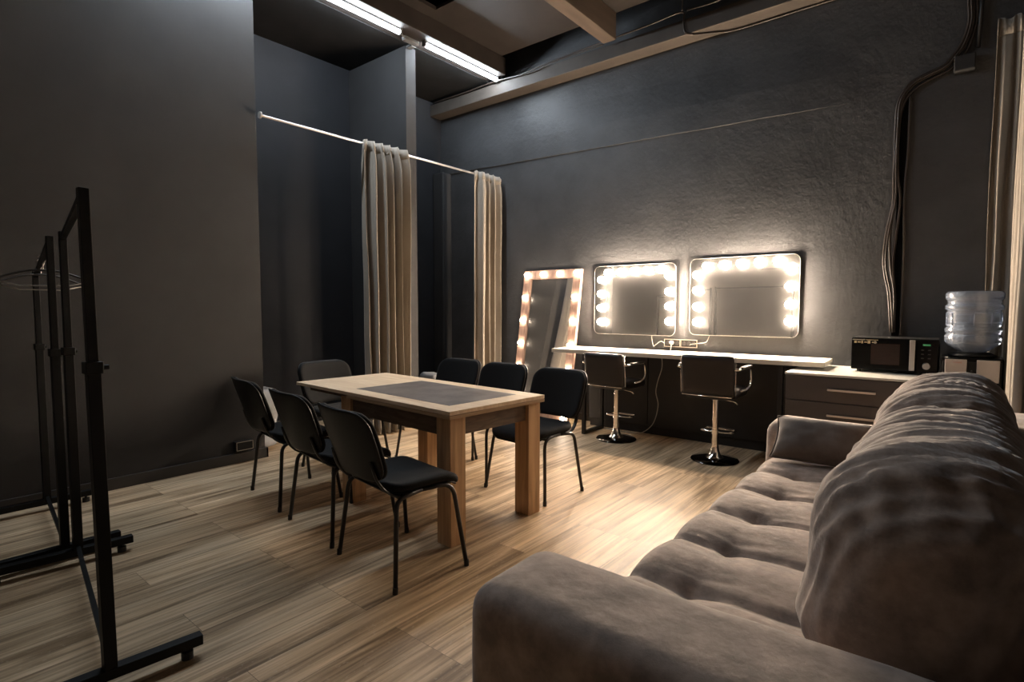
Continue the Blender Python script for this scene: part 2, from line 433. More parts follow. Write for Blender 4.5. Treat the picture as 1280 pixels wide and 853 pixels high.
mb.tube([(3.68, 4.47, 4.055), (3.75, 4.49, 4.05), (3.82, 4.52, 4.055)], .008)
tag(mb.build('junction_box', 'led_body'), 'small grey junction block at the head of the pier between the tube lights', 'junction box')

# ------------------------------------------------------------------ curtain rod and curtains
rod = thing('curtain_rod', 'thin pale steel rod spanning both recesses and carrying two curtains', 'curtain rod', (3.85, 4.60, 2.90))
mb = MB(); mb.cyl((2.31, 4.60, 2.902), (5.39, 4.60, 2.906), .011, n=10); mb.build('pole', 'rod', rod, smooth=True, angle=60, world=True)
for x in (2.315, 5.388): MB().cyl((x-.006, 4.60, 2.904), (x+.006, 4.60, 2.904), .028, n=14).build('end_flange', 'rod', rod, world=True)

def curtain(label, cx, cy, base, top, x0, x1, folds, amp, seed, flare=1.0, wob=0.02, dirv=(1, 0), nv=40, lean=0.0, dense=14):
    t = thing('curtain', label, 'curtain', (cx, cy, 0))
    n = folds*dense+1
    dx, dy = dirv; px, py = -dy, dx
    rnd = random.Random(seed); ph = [rnd.uniform(-.5, .5) for _ in range(folds+3)]; am = [rnd.uniform(.6, 1.25) for _ in range(folds+3)]
    def f(u, v):
        z = base+(top-base)*v
        k = u*folds; i = int(k); fr = k-i
        a = am[i]*(1-fr)+am[i+1]*fr; p_ = ph[i]*(1-fr)+ph[i+1]*fr
        spread = 1+(flare-1)*(1-v)**1.3
        s = (x0+(x1-x0)*u)-(x0+x1)/2
        s = s*spread+.35*amp*math.sin(2*PI*(k*2+p_)+1.3)*.5
        pinch = 1-.55*max(0, (v-.93)/.07)
        h = amp*a*pinch*math.sin(2*PI*(k+p_*.35*(1-v)))+amp*.25*math.sin(4*PI*k+seed)
        h += wob*noise.noise(Vector((u*2.2, z*.7, seed)))
        s += .018*noise.noise(Vector((u*3+9, z*1.1, seed)))+lean*(1-v)
        return Vector((cx+dx*s+px*h, cy+dy*s+py*h, z+(.012*math.sin(2*PI*k) if v > .99 else 0)))
    mb = MB().grid(n, nv, f)
    mb.build('cloth', 'curtain', t, smooth=True, world=True, solid=.004)
    def hd(u, v):
        p = f(u, .965+.035*v); return Vector((p.x-py*0-px*.006, p.y-py*.006, p.z+.004))
    MB().grid(n, 3, hd).build('header_tape', 'curtain', t, smooth=True, world=True, solid=.003)
    return t
curtain('gathered beige curtain hanging from the rod in front of the pier', 3.580, 4.570, .02, 2.93, 3.37, 3.87, 5, .10, 3, flare=.92, lean=.01)
curtain('gathered beige curtain at the wall end of the rod, left of the standing mirror', 5.125, 4.570, .02, 2.93, 4.93, 5.34, 4, .07, 8, flare=1.08, lean=-.03)
curtain('dark shaded beige curtain strip hanging in the corner behind the water bottle', 5.33, -.205, .03, 3.34, 0, .17, 2, .020, 5, dirv=(.08, -.997), flare=1.0)
curtain('bright beige curtain at the right edge of the photo, beside the water cooler', 4.33, -.262, .03, 3.9, 3.87, 4.79, 6, .030, 12, flare=1.0)

# ------------------------------------------------------------------ dining table
ta = -.065
tab = thing('dining_table', 'oak dining table with a grey stone-look inlay, chairs around it', 'table', (2.017, 2.068, 0), ta)
Lt, Wt = 1.73, .784
MB().box((0, 0, .728), (Wt, Lt, .75), .002).build('tabletop', 'oak_top', tab)
MB().box((.0, .0, .706), (Wt, 1.03, .7265), .002).build('lower_leaf', 'oak_edge', tab)
MB().box((.118, .14, .7495), (.67, 1.10, .7508)).build('inlay', 'slate', tab)
for x in (.02, Wt-.13):
    for y in (.02, 1.02):
        MB().box((x, y, 0), (x+.11, y+.115, .706), .003).build('leg', 'oak_leg', tab)
mb = MB()
mb.box((.13, .045, .60), (Wt-.13, .067, .706)); mb.build('end_apron', 'apron', tab)
MB().box((.13, 1.06, .60), (Wt-.13, 1.08, .706)).build('end_apron', 'apron', tab)
MB().box((.04, .135, .60), (.06, 1.02, .706)).build('side_apron', 'apron', tab)
MB().box((Wt-.06, .135, .60), (Wt-.04, 1.02, .706)).build('side_apron', 'apron', tab)
for x in (.07, Wt-.11): MB().box((x, 1.031, .69), (x+.04, 1.66, .7275)).build('slide_rail', 'apron', tab)

# ------------------------------------------------------------------ chairs (face +x locally)
def make_chair():
    t = thing('stacking_chair', '', 'chair')
    def seat_fn(a, b, th):     # a across (y), b depth (x)
        z = .452+th
        if b > .10: z -= 1.6*(b-.10)**2*2.2
        if b < -.14: z += .6*(b+.14)**2*6
        z += .10*a*a
        return Vector((b+.02, a, z))
    MB().panel(.235, .215, .09, .045, seat_fn, 20, 18, .3).build('seat', 'chair_fab', t, smooth=True)
    def shell_fn(a, b, th):
        p = seat_fn(a, b, 0); return Vector((p.x, p.y, p.z-.026+th))
    MB().panel(.228, .208, .09, .012, shell_fn, 16, 14, .5).build('seat_pan', 'chair_shell', t, smooth=True)
    def back_fn(a, b, th):
        z = .668+b; x = -.238-(z-.5)*.33+.75*a*a
        w = 1-.07*max(0, -b/.165)
        return Vector((x+th, a*w, z))
    MB().panel(.245, .168, .085, .034, back_fn, 20, 18, .35).build('backrest', 'chair_fab', t, smooth=True)
    def bshell(a, b, th):
        p = back_fn(a*1.02, b*1.02, 0); return Vector((p.x-.021+th, p.y, p.z))
    MB().panel(.244, .168, .085, .012, bshell, 18, 16, .6).build('back_shell', 'chair_shell', t, smooth=True)
    for s in (-1, 1):
        y0, y1 = .222*s, .278*s
        top = .425
        mb = MB().tube(round_path([(.205, y1, .008), (.155, y0+.01*s, top), (-.02, y0, top+.004)], .07), .0115, 8)
        mb.build('front_leg', 'black_steel', t, smooth=True)
        MB().cyl((.206, y1, 0), (.2045, y1, .03), .0128, n=10).build('foot_cap', 'rubber', t)
        mb = MB().tube(round_path([(-.205, y1, .008), (-.165, y0+.01*s, top-.01), (-.02, y0, top+.004)], .05), .0115, 8)
        mb.build('rear_leg', 'black_steel', t, smooth=True)
        MB().cyl((-.206, y1, 0), (-.2045, y1, .03), .0128, n=10).build('foot_cap', 'rubber', t)
        mb = MB().tube(round_path([(-.02, y0*.97, top-.004), (-.17, y0*.96, top-.006), (-.245, y0*.9, .50), (-.272, y0*.86, .60)], .06), .010, 8, flat=(.006, .014))
        mb.build('back_upright', 'black_steel', t, smooth=True)
    for x in (.13, -.14): MB().cyl((x, -.22, .416), (x, .22, .416), .009, n=8).build('cross_bar', 'black_steel', t, smooth=True)
    return t
proto = make_chair(); first = True
GC = 'black stacking chairs around the table'
for (x, y, a, lab) in [
    (1.785, 2.190, -7.7, 'black fabric stacking chair nearest the camera on the left side of the table'),
    (1.873, 2.843, -6.6, 'black stacking chair in the middle of the row on the left side of the table'),
    (1.974, 3.557, -9.2, 'black stacking chair closest to the grey wall socket, last on the left of the table'),
    (3.100, 2.330, 176., 'black stacking chair by the near right table corner, in front of the desk stool'),
    (3.150, 2.905, 178., 'black stacking chair at the middle of the right table side, before the standing mirror'),
    (3.200, 3.450, 181., 'black stacking chair farthest back on the right table side, before the far curtain'),
    (2.640, 3.930, -88., 'brownish black stacking chair at the far head of the table, facing the camera')]:
    c = proto if first else copy_tree(proto); first = False
    c.location = (x, y, 0); c.rotation_euler = (0, 0, math.radians(a)); tag(c, lab, 'chair', GC)

# ------------------------------------------------------------------ make-up desk
dk = thing('makeup_desk', 'long pale white desk top on black steel frames below the two lit mirrors', 'desk', (4.79, 2.1, 0))
fl, fr = Vector((4.755, 3.335)), Vector((4.86, .812))
n_ = Vector((fr-fl)).normalized(); pr = Vector((-n_.y, n_.x)); pr = pr if pr.x > 0 else -pr
bl, brr = fl+pr*.47, fr+pr*.47
MB().prism([fl, fr, brr, bl], .829, .868).build('desktop', 'white_top', dk, world=True, bevel=.002)
MB().prism([fl-pr*.0015, fr-pr*.0015, fr+pr*.0005, fl+pr*.0005], .830, .866).build('edge_band', 'desk_edge', dk, world=True)
for (yy, nm) in ((2.965, 0), (1.13, 1)):
    xf = fl.x+(fr.x-fl.x)*(fl.y-yy)/(fl.y-fr.y)+.02
    mb = MB(); q = .018
    mb.box((xf, yy-q, 0), (xf+.035, yy+q, .828)); mb.box((xf+.36, yy-q, 0), (xf+.395, yy+q, .828))
    mb.box((xf+.035, yy-q, .001), (xf+.36, yy+q, .034)); mb.box((xf+.035, yy-q, .795), (xf+.36, yy+q, .828))
    mb.build('leg_frame', 'black_steel', dk, world=True, bevel=.002)
pn = thing('storage_cupboard', 'low black cupboard standing under the white desk against the wall', 'cupboard', (5.30, 2.1, 0))
MB().box((5.235, 1.05, 0), (5.39, 3.15, .08)).build('plinth', 'black_panel', pn, world=True)
MB().box((5.23, 1.05, .08), (5.39, 3.15, .80), .003).build('carcass', 'black_panel', pn, world=True)
for i in range(3):
    a = 1.06+i*.70; MB().box((5.212, a, .09), (5.229, a+.69, .79), .004).build('door', 'black_panel', pn, world=True)

# ------------------------------------------------------------------ drawer cabinet
cb = thing('drawer_cabinet', 'graphite drawer cabinet with a pale stone top, carrying the microwave', 'cabinet', (5.0, .6, 0))
cy0, cy1 = .14, 1.035; cx0 = 4.635
MB().box((cx0, cy0, .06), (5.38, cy1, .786), .002).box((cx0+.04, cy0+.01, 0), (5.36, cy1-.01, .06)).build('body', 'cab', cb, world=True)
MB().box((cx0-.02, cy0-.005, .786), (5.39, cy1+.005, .804), .003).build('worktop', 'cab_top', cb, world=True)
for z0, z1 in ((.598, .780), (.404, .592), (.22, .398), (.066, .214)):
    d = MB().box((cx0-.02, cy0+.004, z0), (cx0-.001, cy1-.004, z1), .002).build('drawer', 'cab', cb, world=True)
    zz = z0+(z1-z0)*.52
    mb = MB().box((cx0-.048, .445, zz-.008), (cx0-.038, .745, zz+.008), .002)
    for yy in (.47, .72): mb.box((cx0-.04, yy-.006, zz-.005), (cx0-.0195, yy+.006, zz+.005))
    h = mb.build('handle', 'alu', cb, world=True); h.parent = d; h['label'] = 'silver bar handle'

# ------------------------------------------------------------------ microwave
mw = thing('microwave_oven', 'black microwave with a silver handle and round dial on the cabinet top', 'microwave', (5.17, .385, .804))
mx0, mx1, my0, my1, mz0, mz1 = 4.99, 5.33, .115, .655, .822, 1.068
MB().box((mx0+.02, my0, mz0), (mx1, my1, mz1), .006).build('body', 'matte_black', mw, world=True)
for xx in (mx0+.05, mx1-.05):
    for yy in (my0+.05, my1-.05): MB().cyl((xx, yy, .8045), (xx, yy, mz0+.001), .014, n=12).build('foot', 'rubber', mw, world=True)
d = MB().box((mx0, my0+.132, mz0+.004), (mx0+.019, my1-.002, mz1-.004), .003).build('door', 'gloss_black', mw, world=True)
w_ = MB().box((mx0-.001, .345, .868), (mx0+.001, .525, 1.025)).build('window', 'glass_dark', mw, world=True); w_.parent = d
MB().box((mx0-.024, my0+.137, mz0+.012), (mx0-.010, my0+.170, mz1-.008), .003).box((mx0-.012, my0+.145, mz1-.03), (mx0, my0+.162, mz1-.018)).box((mx0-.012, my0+.145, mz0+.02), (mx0, my0+.162, mz0+.032)).build('handle', 'silver', mw, world=True)
MB().box((mx0+.001, my0+.002, mz0+.004), (mx0+.019, my0+.130, mz1-.004), .003).build('control_panel', 'gloss_black', mw, world=True)
MB().cyl((mx0-.020, my0+.068, .872), (mx0+.002, my0+.068, .872), .022, .025, n=24).build('dial', 'silver', mw, world=True, smooth=True, angle=40)
MB().box((mx0-.001, my0+.048, 1.020), (mx0+.002, my0+.092, 1.032)).build('display', 'green_disp', mw, world=True)
for zz in (.985, .955, .925):
    for yy in (.045, .085): MB().box((mx0-.001, my0+yy, zz), (mx0+.002, my0+yy+.016, zz+.007)).build('button', 'conduit', mw, world=True)
mb = MB().box((mx0-.0012, .565, 1.048), (mx0, .648, 1.056))
mb.build('sticker', 'sticker', mw, world=True)
mb = MB().box((mx0-.0012, .482, 1.049), (mx0, .560, 1.054))
for i, (a, w2, h2) in enumerate(((.628, .016, .016), (.604, .020, .010), (.584, .012, .020), (.562, .018, .009), (.540, .018, .020), (.514, .014, .008))):
    mb.box((mx0-.0012, a-w2/2, 1.034-h2/2), (mx0, a+w2/2, 1.034+h2/2))
mb.build('sticker', 'sticker_gold', mw, world=True)
MB().cyl((mx0-.0014, .500, 1.034), (mx0, .500, 1.034), .010, n=14).build('sticker', 'sticker', mw, world=True)

# ------------------------------------------------------------------ water cooler and its bottle
wc = thing('water_cooler', 'black and silver water cooler between the microwave and the curtain', 'water cooler', (5.03, -.07, 0))
MB().box((4.87, -.235, 0), (5.20, .098, .955), .012).build('body', 'gloss_black', wc, world=True)
MB().box((4.858, -.225, .60), (4.869, .09, .93), .004).build('front_recess', 'matte_black', wc, world=True)
MB().box((4.848, -.042, .795), (4.858, .075, .944), .003).build('front_panel', 'cooler_panel', wc, world=True)
MB().box((4.848, -.212, .795), (4.858, -.094, .944), .003).build('front_panel', 'cooler_panel', wc, world=True)
for zz in (.865, .845, .825): MB().cyl((4.846, -.068, zz), (4.858, -.068, zz), .006, n=10).build('indicator', 'conduit', wc, world=True)
for yy in (-.02, -.12): MB().cyl((4.82, yy, .76), (4.858, yy, .76), .010, n=10).cyl((4.825, yy, .725), (4.825, yy, .76), .009, n=10).build('tap', 'matte_black', wc, world=True)
MB().lathe([(.0, .956), (.125, .956), (.135, .968), (.10, .985), (.0, .985)], 28, (5.03, -.068, 0)).build('collar', 'matte_black', wc, smooth=True, world=True)
def text(s, size, loc, rot, m, parent, name='lettering', ext=.0004):
    c = bpy.data.curves.new(name, 'FONT'); c.body = s; c.size = size; c.extrude = ext; c.align_x = 'CENTER'
    o = bpy.data.objects.new(name, c); COL.objects.link(o)
    bpy.context.view_layer.update()
    dg = bpy.context.evaluated_depsgraph_get(); me = bpy.data.meshes.new_from_object(o.evaluated_get(dg))
    bpy.data.objects.remove(o); o = bpy.data.objects.new(name, me); COL.objects.link(o); me.materials.clear(); me.materials.append(M[m])
    o.location = Vector(loc)-parent.location; o.rotation_euler = rot; o.parent = parent; return o
text('COMFE', .014, (4.8475, .008, .918), (PI/2, 0, -PI/2), 'red_ink', wc)
bt = thing('water_bottle', 'big clear bluish water bottle upside down on the cooler', 'water bottle', (5.03, -.068, .975))
prof = [(.0, .0), (.026, .0), (.027, .008), (.075, .014), (.105, .034), (.140, .062), (.156, .085), (.158, .125), (.150, .135), (.147, .142), (.158, .152), (.160, .175), (.150, .185), (.147, .19),
        (.147, .30), (.150, .306), (.160, .314), (.160, .338), (.150, .346), (.148, .352), (.150, .376), (.160, .386), (.161, .420), (.150, .436), (.0, .442)]
MB().lathe(prof, 44).build('shell', 'bottle', bt, smooth=True)
MB().lathe([(0, .004), (.020, .005), (.045, .028), (.136, .071), (.151, .088), (.152, .120), (.141, .138), (.152, .155), (.153, .172), (.141, .188), (.141, .225), (.0, .2252)], 40).build('water', 'water', bt, smooth=True, angle=50)
for k in range(4):
    mb = MB(); a = k*PI/2+PI+.35
    for s in (-.33, .33):
        mb.tube([(.149*math.cos(a+s), .149*math.sin(a+s), z) for z in (.20, .285)], .005, 6)
    for z in (.20, .287): mb.tube([(.149*math.cos(a+q*.033), .149*math.sin(a+q*.033), z) for q in range(-10, 11)], .005, 6)
    mb.build('grip_rib', 'bottle', bt, smooth=True)

# ------------------------------------------------------------------ lit mirrors
def rrect(w, h, r, n=8):
    pts = []
    for cx, cz, a0 in ((w-r, h-r, 0), (-w+r, h-r, 90), (-w+r, -h+r, 180), (w-r, -h+r, 270)):
        for k in range(n+1):
            a = math.radians(a0+90*k/n); pts.append((cx+r*math.cos(a), cz+r*math.sin(a)))
    return pts
def bulb(parent, loc, d=(-1, 0, 0), r=.034, m='bulb'):
    d = Vector(d).normalized(); loc = Vector(loc)
    s = MB().cyl(loc, loc+d*.010, .020, n=12).build('bulb_socket', 'socket', parent, smooth=True, angle=40)
    b = MB().sphere(loc+d*(.004+r*.9), r, 12).build('light_bulb', m, parent, smooth=True); return b
def wall_mirror(label, cy, cz, w, h, bulbs):
    t = thing('vanity_mirror', label, 'mirror', (W, cy, cz), 0, 'bulb-framed mirrors on the wall')
    MB().prism(rrect(w, h, .06), -.028, -.022, 'x').build('glass', 'mirror', t, smooth=False)
    mb = MB().tube([(-.026, y, z) for y, z in rrect(w+.001, h+.001, .061)], .0026, 6, closed=True); mb.build('glass_edge', 'mirror_edge', t, smooth=True)
    MB().box((-.0215, -w+.10, -h+.08), (-.001, w-.10, h-.08), .003).build('back_board', 'matte_black', t)
    for y, z in bulbs: bulb(t, (-.0285, y-cy, z-cz))
wall_mirror('larger lit mirror nearest the microwave, framed by round bulbs', 1.605, 1.402, .492, .372,
    [(2.025, 1.616), (2.022, 1.465), (2.018, 1.308), (2.015, 1.155), (1.932, 1.699), (1.773, 1.702), (1.613, 1.708), (1.455, 1.712), (1.293, 1.716), (1.193, 1.65), (1.189, 1.489), (1.186, 1.327), (1.184, 1.176)])
wall_mirror('smaller lit mirror in the middle, next to the standing mirror, framed by round bulbs', 2.717, 1.380, .470, .370,
    [(3.093, 1.605), (3.094, 1.448), (3.093, 1.295), (3.091, 1.142), (3.009, 1.678), (2.858, 1.680), (2.704, 1.683), (2.554, 1.686), (2.407, 1.69), (2.312, 1.62), (2.309, 1.461), (2.306, 1.312), (2.303, 1.158)])

sm = thing('standing_mirror', 'tall wooden-framed lit mirror leaning on the wall behind the desk end', 'mirror', (5.08, 3.76, 0))
tilt = math.atan2(.275, 1.72)
Rm = Matrix.Rotation(tilt, 4, 'Y')
hw = .408; hh = 1.765; fw = .105
def smx(mb): bmesh.ops.transform(mb.bm, matrix=Rm, verts=mb.bm.verts[:]); return mb
smx(MB().box((0, -hw, 0), (.045, -hw+fw, hh), .004)).build('side_frame', 'pink_wood', sm)
smx(MB().box((0, hw-fw, 0), (.045, hw, hh), .004)).build('side_frame', 'pink_wood', sm)
smx(MB().box((0, -hw+fw, hh-fw), (.045, hw-fw, hh), .004)).build('top_frame', 'pink_wood', sm)
smx(MB().box((0, -hw+fw, 0), (.045, hw-fw, fw), .004)).build('bottom_frame', 'pink_wood', sm)
smx(MB().box((.020, -hw+fw-.002, fw-.002), (.026, hw-fw+.002, hh-fw+.002))).build('glass', 'mirror', sm)
smx(MB().box((.027, -hw+fw, fw), (.040, hw-fw, hh-fw))).build('back_board', 'matte_black', sm)
bz = [.055+(hh-.11)*k/6 for k in range(7)]
bl_ = [(s*(hw-.052), z) for s in (-1, 1) for z in bz]+[(s*.12, bz[-1]) for s in (-1, 1)]
for y, z in bl_:
    p = Rm @ Vector((-.001, y, z)); dn = Rm.to_3x3() @ Vector((-1, 0, 0)); bulb(sm, p, dn, .024, 'bulb_small')

# ------------------------------------------------------------------ bar stools
def make_stool():
    t = thing('bar_stool', '', 'stool')
    MB().lathe([(0, .0), (.194, .0), (.197, .006), (.190, .014), (.10, .024), (.0, .026)], 48).build('base', 'black_chrome', t, smooth=True, angle=60)
    MB().lathe([(.075, .024), (.05, .045), (.036, .08), (.030, .12), (.030, .13), (0, .13)], 28).build('base_cone', 'chrome', t, smooth=True, angle=60)
    MB().cyl((0, 0, .12), (0, 0, .27), .0275, n=24).build('gas_cover', 'chrome', t, smooth=True, angle=60)
    MB().cyl((0, 0, .27), (0, 0, .51), .0245, n=24).build('column', 'chrome', t, smooth=True, angle=60)
    MB().tube(round_path([(0, -.03, .232), (.01, -.135, .232), (.17, -.135, .228), (.17, .135, .228), (.01, .135, .232), (0, .03, .232)], .06), .0095, 8).cyl((0, 0, .215), (0, 0, .25), .033, n=20).build('footrest', 'chrome', t, smooth=True, angle=60)
    MB().tube([(0, -.02, .505), (.03, -.14, .485), (.035, -.17, .465)], .006, 8).build('lift_lever', 'chrome', t, smooth=True)
    MB().box((-.10, -.10, .505), (.10, .10, .52), .004).build('seat_plate', 'black_steel', t)
    def dz(p, n):
        p.z += .004*noise.noise(p*9); return p
    MB().softbox((-.20, -.205, .520), (.215, .205, .600), .032, .03, dz).build('seat', 'leather', t, smooth=True)
    def bk(p, n):
        k = (p.z-.6)
        p.x -= .10*k; p.x += .5*p.y*p.y*.35
        return p
    MB().softbox((-.250, -.215, .550), (-.195, .215, .868), .024, .03, bk).build('backrest', 'leather', t, smooth=True)
    MB().tube(round_path([(-.21, -.222, .56), (-.238, -.222, .855)], .02), .0028, 6).tube([(-.21, .222, .56), (-.238, .222, .855)], .0028, 6).tube([(-.245, -.20, .552), (-.252, 0, .552), (-.245, .20, .552)], .004, 6).build('chrome_piping', 'chrome', t, smooth=True)
    for s in (-1, 1):
        a = MB().tube(round_path([(-.24, s*.214, .765), (-.22, s*.252, .765), (.09, s*.252, .760), (.11, s*.252, .63), (.05, s*.236, .585), (-.02, s*.19, .575)], .045), .0095, 8).build('armrest', 'chrome', t, smooth=True)
        MB().softbox((-.17, s*.252-.019, .768), (.07, s*.252+.019, .786), .008, .02).build('arm_pad', 'leather', t, smooth=True).parent = a
    return t
s1 = make_stool(); s1.location = (4.82, 2.60, 0); s1.rotation_euler = (0, 0, math.radians(-3)); 
tag(s1, 'dark leatherette bar stool on chrome foot, standing left before the smaller wall mirror', 'stool', 'bar stools at the make-up desk')
s2 = copy_tree(s1); s2.scale = (1, 1, 1.055); s2.location = (4.68, 1.585, 0); s2.rotation_euler = (0, 0, math.radians(1))
tag(s2, 'dark leatherette bar stool on chrome foot, standing right near the sofa', 'stool', 'bar stools at the make-up desk')

# ------------------------------------------------------------------ sofa
sf = thing('sofa', 'large taupe velour sofa with tufted seat and thick back cushions', 'sofa', (2.35, .3, 0))
AX0, AX1 = .925, 1.245; FX0, FX1 = 3.475, 3.79
def nz(p, s, k=1.0): return noise.noise(Vector((p.x*s, p.y*s, p.z*s)))*k
MB().softbox((AX1-.02, -.30, .05), (FX0+.02, .80, .27), .02, .08).build('base', 'sofa', sf, smooth=True, world=True)
def arm_d(p, n):
    p += n*(.006*noise.noise(p*3)+.003*noise.noise(p*9)); return p
MB().softbox((AX0-.015, -.47, .035), (AX1, .905, .640), .065, .035, arm_d).build('arm', 'sofa', sf, smooth=True, world=True, subsurf=1)
MB().softbox((FX0, -.47, .035), (FX1, .888, .628), .075, .035, arm_d).build('arm', 'sofa', sf, smooth=True, world=True)
# seat with tufts
CX = [1.60+.358*i for i in range(6)]
def seat_d(p, n):
    dx = min(abs(p.x-c) for c in CX); x_near = min(CX, key=lambda c: abs(p.x-c))
    top = max(0, n.z); fr = max(0, n.y)
    g = math.exp(-(dx/.020)**2)*.014+math.exp(-(dx/.09)**2)*.014
    dy = p.y-.604
    btn = math.exp(-((dx/.04)**2+(dy/.04)**2))*.016+math.exp(-((dx/.12)**2+(dy/.10)**2))*.014
    lon = math.exp(-(dy/.016)**2)*.004*(.4+math.exp(-(dx/.09)**2))
    fold = .0035*math.sin(p.x*120+6*noise.noise(p*5))*math.exp(-(dy/.16)**2)*math.exp(-(dx/.12)**2)
    p.z += top*(.012-g-btn-lon+fold+.006*noise.noise(p*6))
    p.y -= fr*(g*.9)
    return p
MB().softbox((AX1+.003, .16, .24), (FX0-.003, .842, .452), .075, .018, seat_d).build('seat_cushion', 'sofa', sf, smooth=True, world=True)
# back frame behind the cushions
def fr_d(p, n): p += n*.006*noise.noise(p*4); return p
MB().softbox((AX0+.02, -.47, .05), (FX1+.02, -.13, .765), .05, .05, fr_d).build('back_frame', 'sofa', sf, smooth=True, world=True)
def back_cush(x0, x1, seed):
    xm = (x0+x1)/2; hl = (x1-x0)/2
    def d(p, n):
        e = (p.x-xm)/hl                      # -1..1 along the cushion
        zz = (p.z-.42)/.56
        w = noise.noise(Vector((p.x*7.5+seed+.8*math.sin(p.y*5), p.y*1.6+p.z*.6, p.z*1.7)))
        w2 = noise.noise(Vector((p.x*21+seed+1.4*math.sin(p.z*6+p.y*5), p.y*2.6, p.z*2.4)))
        ridge = (1-abs(w2)*2.6)
        amp = .35+.65*max(0, min(1, (zz-.25)*1.6))
        q = p+n*(.020*w+.012*ridge*amp)
        q.z -= .035*max(0, abs(e)-.72)/.28*max(0, zz-.6)*2
        # gathered end faces
        if abs(n.x) > .35:
            ang = math.atan2(p.z-.70, p.y-.03)
            rad = math.hypot(p.y-.03, p.z-.70)
            q += n*.005*math.sin(ang*19+3*noise.noise(p*6+Vector((seed, 0, 0))))*max(0, min(1, (rad-.15)/.08))*max(0, math.sin(ang))
        # bulge at the foot of the front, slight lean of the top
        q.y += .035*math.exp(-((zz-.22)/.16)**2)*max(0, n.y)
        q.y -= .05*max(0, zz-.4)
        return q
    return MB().softbox((x0, -.155, .42), (x1, .262, .985), .185, .0125, d)
back_cush(1.285, 2.37, 3.1).build('back_cushion', 'sofa', sf, smooth=True, world=True)
back_cush(2.355, 3.47, 9.7).build('back_cushion', 'sofa', sf, smooth=True, world=True)
# scatter cushion leaning on the far arm
tp = thing('throw_pillow', 'grey taupe scatter cushion leaning on the far arm of the sofa', 'pillow', (3.30, .53, .46))
def pil(u, v, s):
    a = 2*u-1; b = 2*v-1
    w = .240*(1-.07*(1-b*b)*1)*(a); h = .115*(1-.05*(1-a*a))*b
    th = .10*((1-abs(a)**2.6)*(1-abs(b)**2.6))**.55
    th += .006*noise.noise(Vector((a*3, b*3, s)))*(1-a*a)*(1-b*b)*2
    ax = Vector((.62, 0, .785)); nn = Vector((-.785, 0, .62))
    c = Vector((3.295, .550, .580))
    return c+Vector((0, -1, 0))*w+ax*h*1.12+nn*(th*s)
mb = MB()
mb.grid(26, 20, lambda u, v: pil(u, v, 1)); mb.grid(26, 20, lambda u, v: pil(u, v, -1))
bmesh.ops.remove_doubles(mb.bm, verts=mb.bm.verts[:], dist=1e-4); bmesh.ops.recalc_face_normals(mb.bm, faces=mb.bm.faces[:])
mb.build('cushion_cover', 'pillow', tp, smooth=True, world=True, subsurf=1)
ring = []
for k in range(27): ring.append(pil(k/26, 0, 1))
for k in range(1, 21): ring.append(pil(1, k/20, 1))
for k in range(1, 27): ring.append(pil(1-k/26, 1, 1))
for k in range(1, 20): ring.append(pil(0, 1-k/20, 1))
MB().tube(ring, .0045, 6, closed=True).build('piping', 'pillow', tp, smooth=True, world=True)

# ------------------------------------------------------------------ clothes racks
def bar(mb, a, b, w, d=None):
    mb.tube([a, b], w, 4, flat=(w*.7071*1.0, (d or w)*.7071))
def rack(label, p0, p1, z0, z1, foot0, foot1, hz0, hz1, turn=0.0, lean=0.0):
    t = thing('clothes_rack', label, 'clothes rack', ((p0[0]+p1[0])/2, (p0[1]+p1[1])/2, 0), 0, 'black steel clothes racks')
    for p, zt, ft, hz, ln in ((p0, z0, foot0, hz0, lean), (p1, z1, foot1, hz1, 0.0)):
        sh = Matrix(((1, 0, -.0075*ln, 0), (0, 1, .0092*ln, 0), (0, 0, 1, 0), (0, 0, 0, 1)))
        rt = Matrix.Translation((p[0], p[1], 0)) @ Matrix.Rotation(turn, 4, 'Z') @ Matrix.Translation((-p[0], -p[1], 0))
        MB().box((p[0]-.019, p[1]-.019, .06), (p[0]+.019, p[1]+.019, hz), .002, sh).build('lower_post', 'rack_steel', t, world=True)
        MB().box((p[0]-.015, p[1]-.015, hz-.02), (p[0]+.015, p[1]+.015, zt), .002, sh).build('upper_post', 'rack_steel', t, world=True)
        MB().box((p[0]-.025-.0075*ln*hz, p[1]-.025+.0092*ln*hz, hz-.028), (p[0]+.025-.0075*ln*hz, p[1]+.025+.0092*ln*hz, hz+.012), .003).cyl((p[0]+.02, p[1], hz-.008), (p[0]+.034, p[1], hz-.008), .009, n=10).build('clamp_collar', 'rack_steel', t, world=True)
        f = MB().box((ft[0], p[1]-.021, .040), (ft[1], p[1]+.021, .078), .003, rt).build('foot_bar', 'rack_steel', t, world=True)
        for xx in (ft[0]+.05, ft[1]-.05):
            q = rt @ Vector((xx, p[1], 0)); c = MB().cyl((q.x, q.y, .0), (q.x, q.y, .028), .020, n=14).cyl((q.x, q.y, .02), (q.x, q.y, .045), .006, n=8).build('foot_pad', 'rubber', t, world=True); c.parent = f
    mb = MB(); bar(mb, (p0[0]-.0075*lean*z0, p0[1]+.012+.0092*lean*z0, z0-.030), (p1[0], p1[1], z1-.030), .022); mb.build('top_rail', 'rack_steel', t, world=True)
    mb = MB(); bar(mb, (p0[0], p0[1], .085), (p1[0], p1[1], .085), .018); mb.build('bottom_rail', 'rack_steel', t, world=True)
    return t
rack('black steel clothes rack nearest the camera at the left edge', (.533, 2.200), (.722, 3.440), 1.685, 1.672, (.18, .815), (.36, .955), 1.11, 1.09, -.10, .9)
rack('black steel clothes rack farther back, holding hangers by the left wall', (.690, 3.540), (.800, 4.500), 1.655, 1.525, (.36, .93), (.50, 1.05), 1.08, 1.06)
